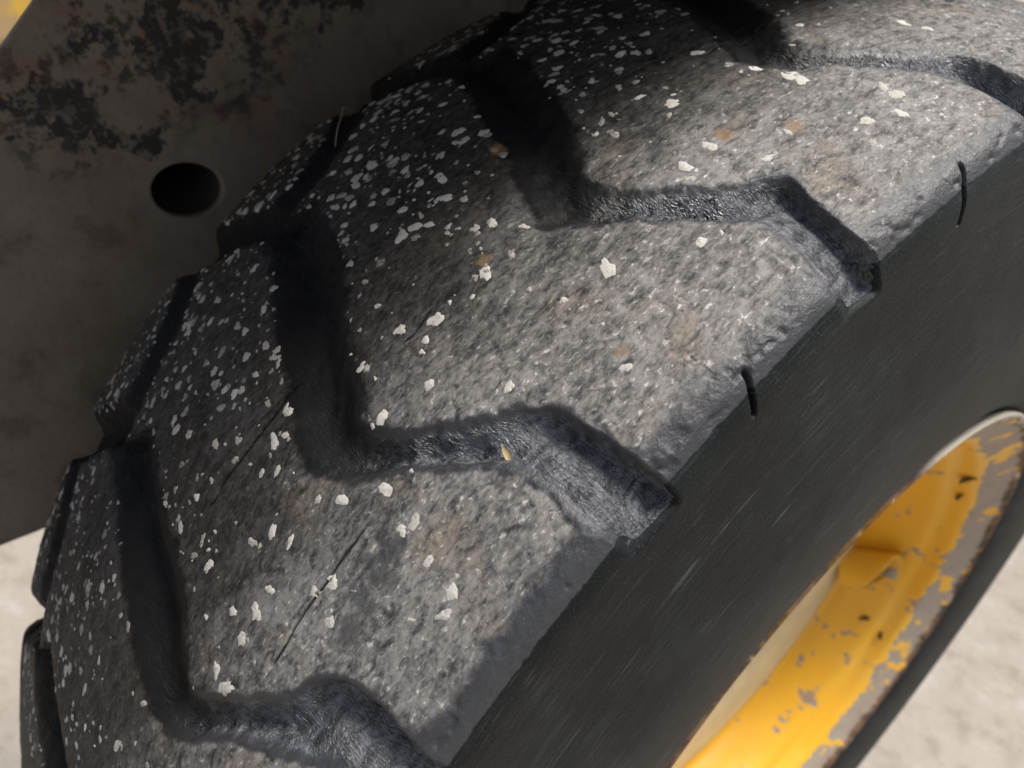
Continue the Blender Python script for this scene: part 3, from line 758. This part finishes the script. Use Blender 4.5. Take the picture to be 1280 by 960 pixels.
# ------------------------------------------------------------------ small loose things
def flake(name, c, out, along, l, w, th, mat, label, cat, curl=.15, group=None):
    out = Vector(out).normalized(); along = Vector(along); along = (along - out * along.dot(out)).normalized(); side = out.cross(along)
    V = []; F = []; n = 9
    for layer in (0, 1):
        for i in range(n):
            t = i / (n - 1); wd = w * (math.sin(math.pi * min(1, .06 + t * .9)) ** .7) * (1 + .25 * math.sin(7 * t + l * 4000))
            h = curl * l * (2 * t - 1) ** 2 + (th if layer else 0)
            for sgn in (-1, 0, 1):
                V.append(c + along * (l * (t - .5)) + side * (sgn * wd * .5 + .12 * l * math.sin(3 * t)) + out * (h + (0 if sgn else th * .6)))
    for layer in (0, 1):
        o = layer * n * 3
        for i in range(n - 1):
            for k in range(2):
                q = (o + i * 3 + k, o + i * 3 + k + 1, o + i * 3 + k + 4, o + i * 3 + k + 3); F.append(q if layer else q[::-1])
    for i in range(n - 1):
        a, b = i * 3, (i + 1) * 3; F += [(a, b, b + n * 3, a + n * 3), (a + 2, a + 2 + n * 3, b + 2 + n * 3, b + 2)]
    me = mesh(name, [WHEEL_M @ v for v in V], F)
    ctr = WHEEL_M @ c
    me.transform(Matrix.Translation(-ctr)); o = link(name, me, mat); o.location = ctr
    return setp(o, label, cat, group)

p, _, _ = surf([rad(1.65) * R], [float(x2s(.0976))])
lc = Vector(p[0]); lo_ = Vector((.25, lc.y, lc.z)).normalized()
flake('leaf_scrap', lc + lo_ * .0010, lo_, (.9, -.55, 0), .0078, .0024, .0003, M_LEAF, 'tan dry leaf scrap lying in the groove between two lugs', 'leaf scrap')

def strand():
    pts = [surf([rad(a) * R], [float(x2s(x))], l)[0][0] for a, x, l in [(-8.7, -.126, .0045), (-8.0, -.117, .0058), (-7.3, -.109, .0060), (-6.4, -.102, .0045), (-5.5, -.096, .0012)]]
    P = catmull(pts, 8); V = []; F = []; n = 6; r = .00032
    for i in range(len(P)):
        d = Vector(P[min(i + 1, len(P) - 1)] - P[max(i - 1, 0)]).normalized(); a = d.orthogonal().normalized(); b = d.cross(a)
        for k in range(n):
            t = 2 * math.pi * k / n; V.append(WHEEL_M @ (Vector(P[i]) + a * r * math.cos(t) + b * r * math.sin(t)))
    for i in range(len(P) - 1):
        for k in range(n): F.append((i * n + k, i * n + (k + 1) % n, (i + 1) * n + (k + 1) % n, (i + 1) * n + k))
    me = mesh('fibre_strand', V, F); c = V[len(V) // 2].copy(); me.transform(Matrix.Translation(-c)); o = link('fibre_strand', me, M_FIB); o.location = c
    setp(o, 'thin pale fibre strand caught in the tread near the plate', 'fibre')
strand()

for (x, r, ph, l, w, ang, lab_) in [
        (.0954, .2234, -150.8, .010, .0042, .6, 'dark rust flake on the yellow rim just below the valve guard'),
        (.1138, .2346, -152.8, .009, .0035, 1.9, 'dark rust flake on the yellow rim step, lower of the pair below the valve guard'),
        (.0530, .1925, 165.0, .034, .0075, 1.5, 'long dark rust scale by the pale wheel disc'),
        (.1190, .2350, -95.5, .020, .0042, .9, 'long thin dark rust flake high on the rim step near its right end'),
        (.1165, .2349, -103.5, .011, .0035, 1.2, 'short dark rust flake beside the long thin one near the rim end')]:
    if r > .20: r *= .963
    c = cyl(x, r, ph); out = -cyl(0, 1, ph) + Vector((.35, 0, 0)); tgv = Vector((1, 0, 0)).cross(cyl(0, 1, ph))
    flake('rust_flake', c + out.normalized() * .0008, out, Vector((1, 0, 0)) * math.cos(ang) + tgv * math.sin(ang), l, w, .0008, M_RUST, lab_, 'rust flake', .03, 'rust flakes on the rim')

# ------------------------------------------------------------------ what shows past the plate, far corner: a worn yellow boom out of focus
def mat_boom():
    m = NT('worn_yellow_boom_paint'); v = m.obj()
    n = m.noise(v, 9, 4, .6); n2 = m.noise(v, 22, 3, .6)
    col = m.mix(m.ramp(n, .44, .56), (.74, .47, .06), (.50, .34, .17))
    col = m.mix(m.ramp(n2, .60, .66), col, (.16, .09, .06))
    return m.set(color=col, rough=.6)
boom = empty('yellow_boom', (-1.6, .25, .75)); setp(boom, 'blurred worn yellow machine boom past the upper corner of the steel plate', 'boom')
binv = Matrix.Translation((1.6, -.25, -.75))
wparent(box('boom_beam', (-1.75, -.8, .62), (-1.60, 1.6, .80), mat_boom(), .012), boom, binv)
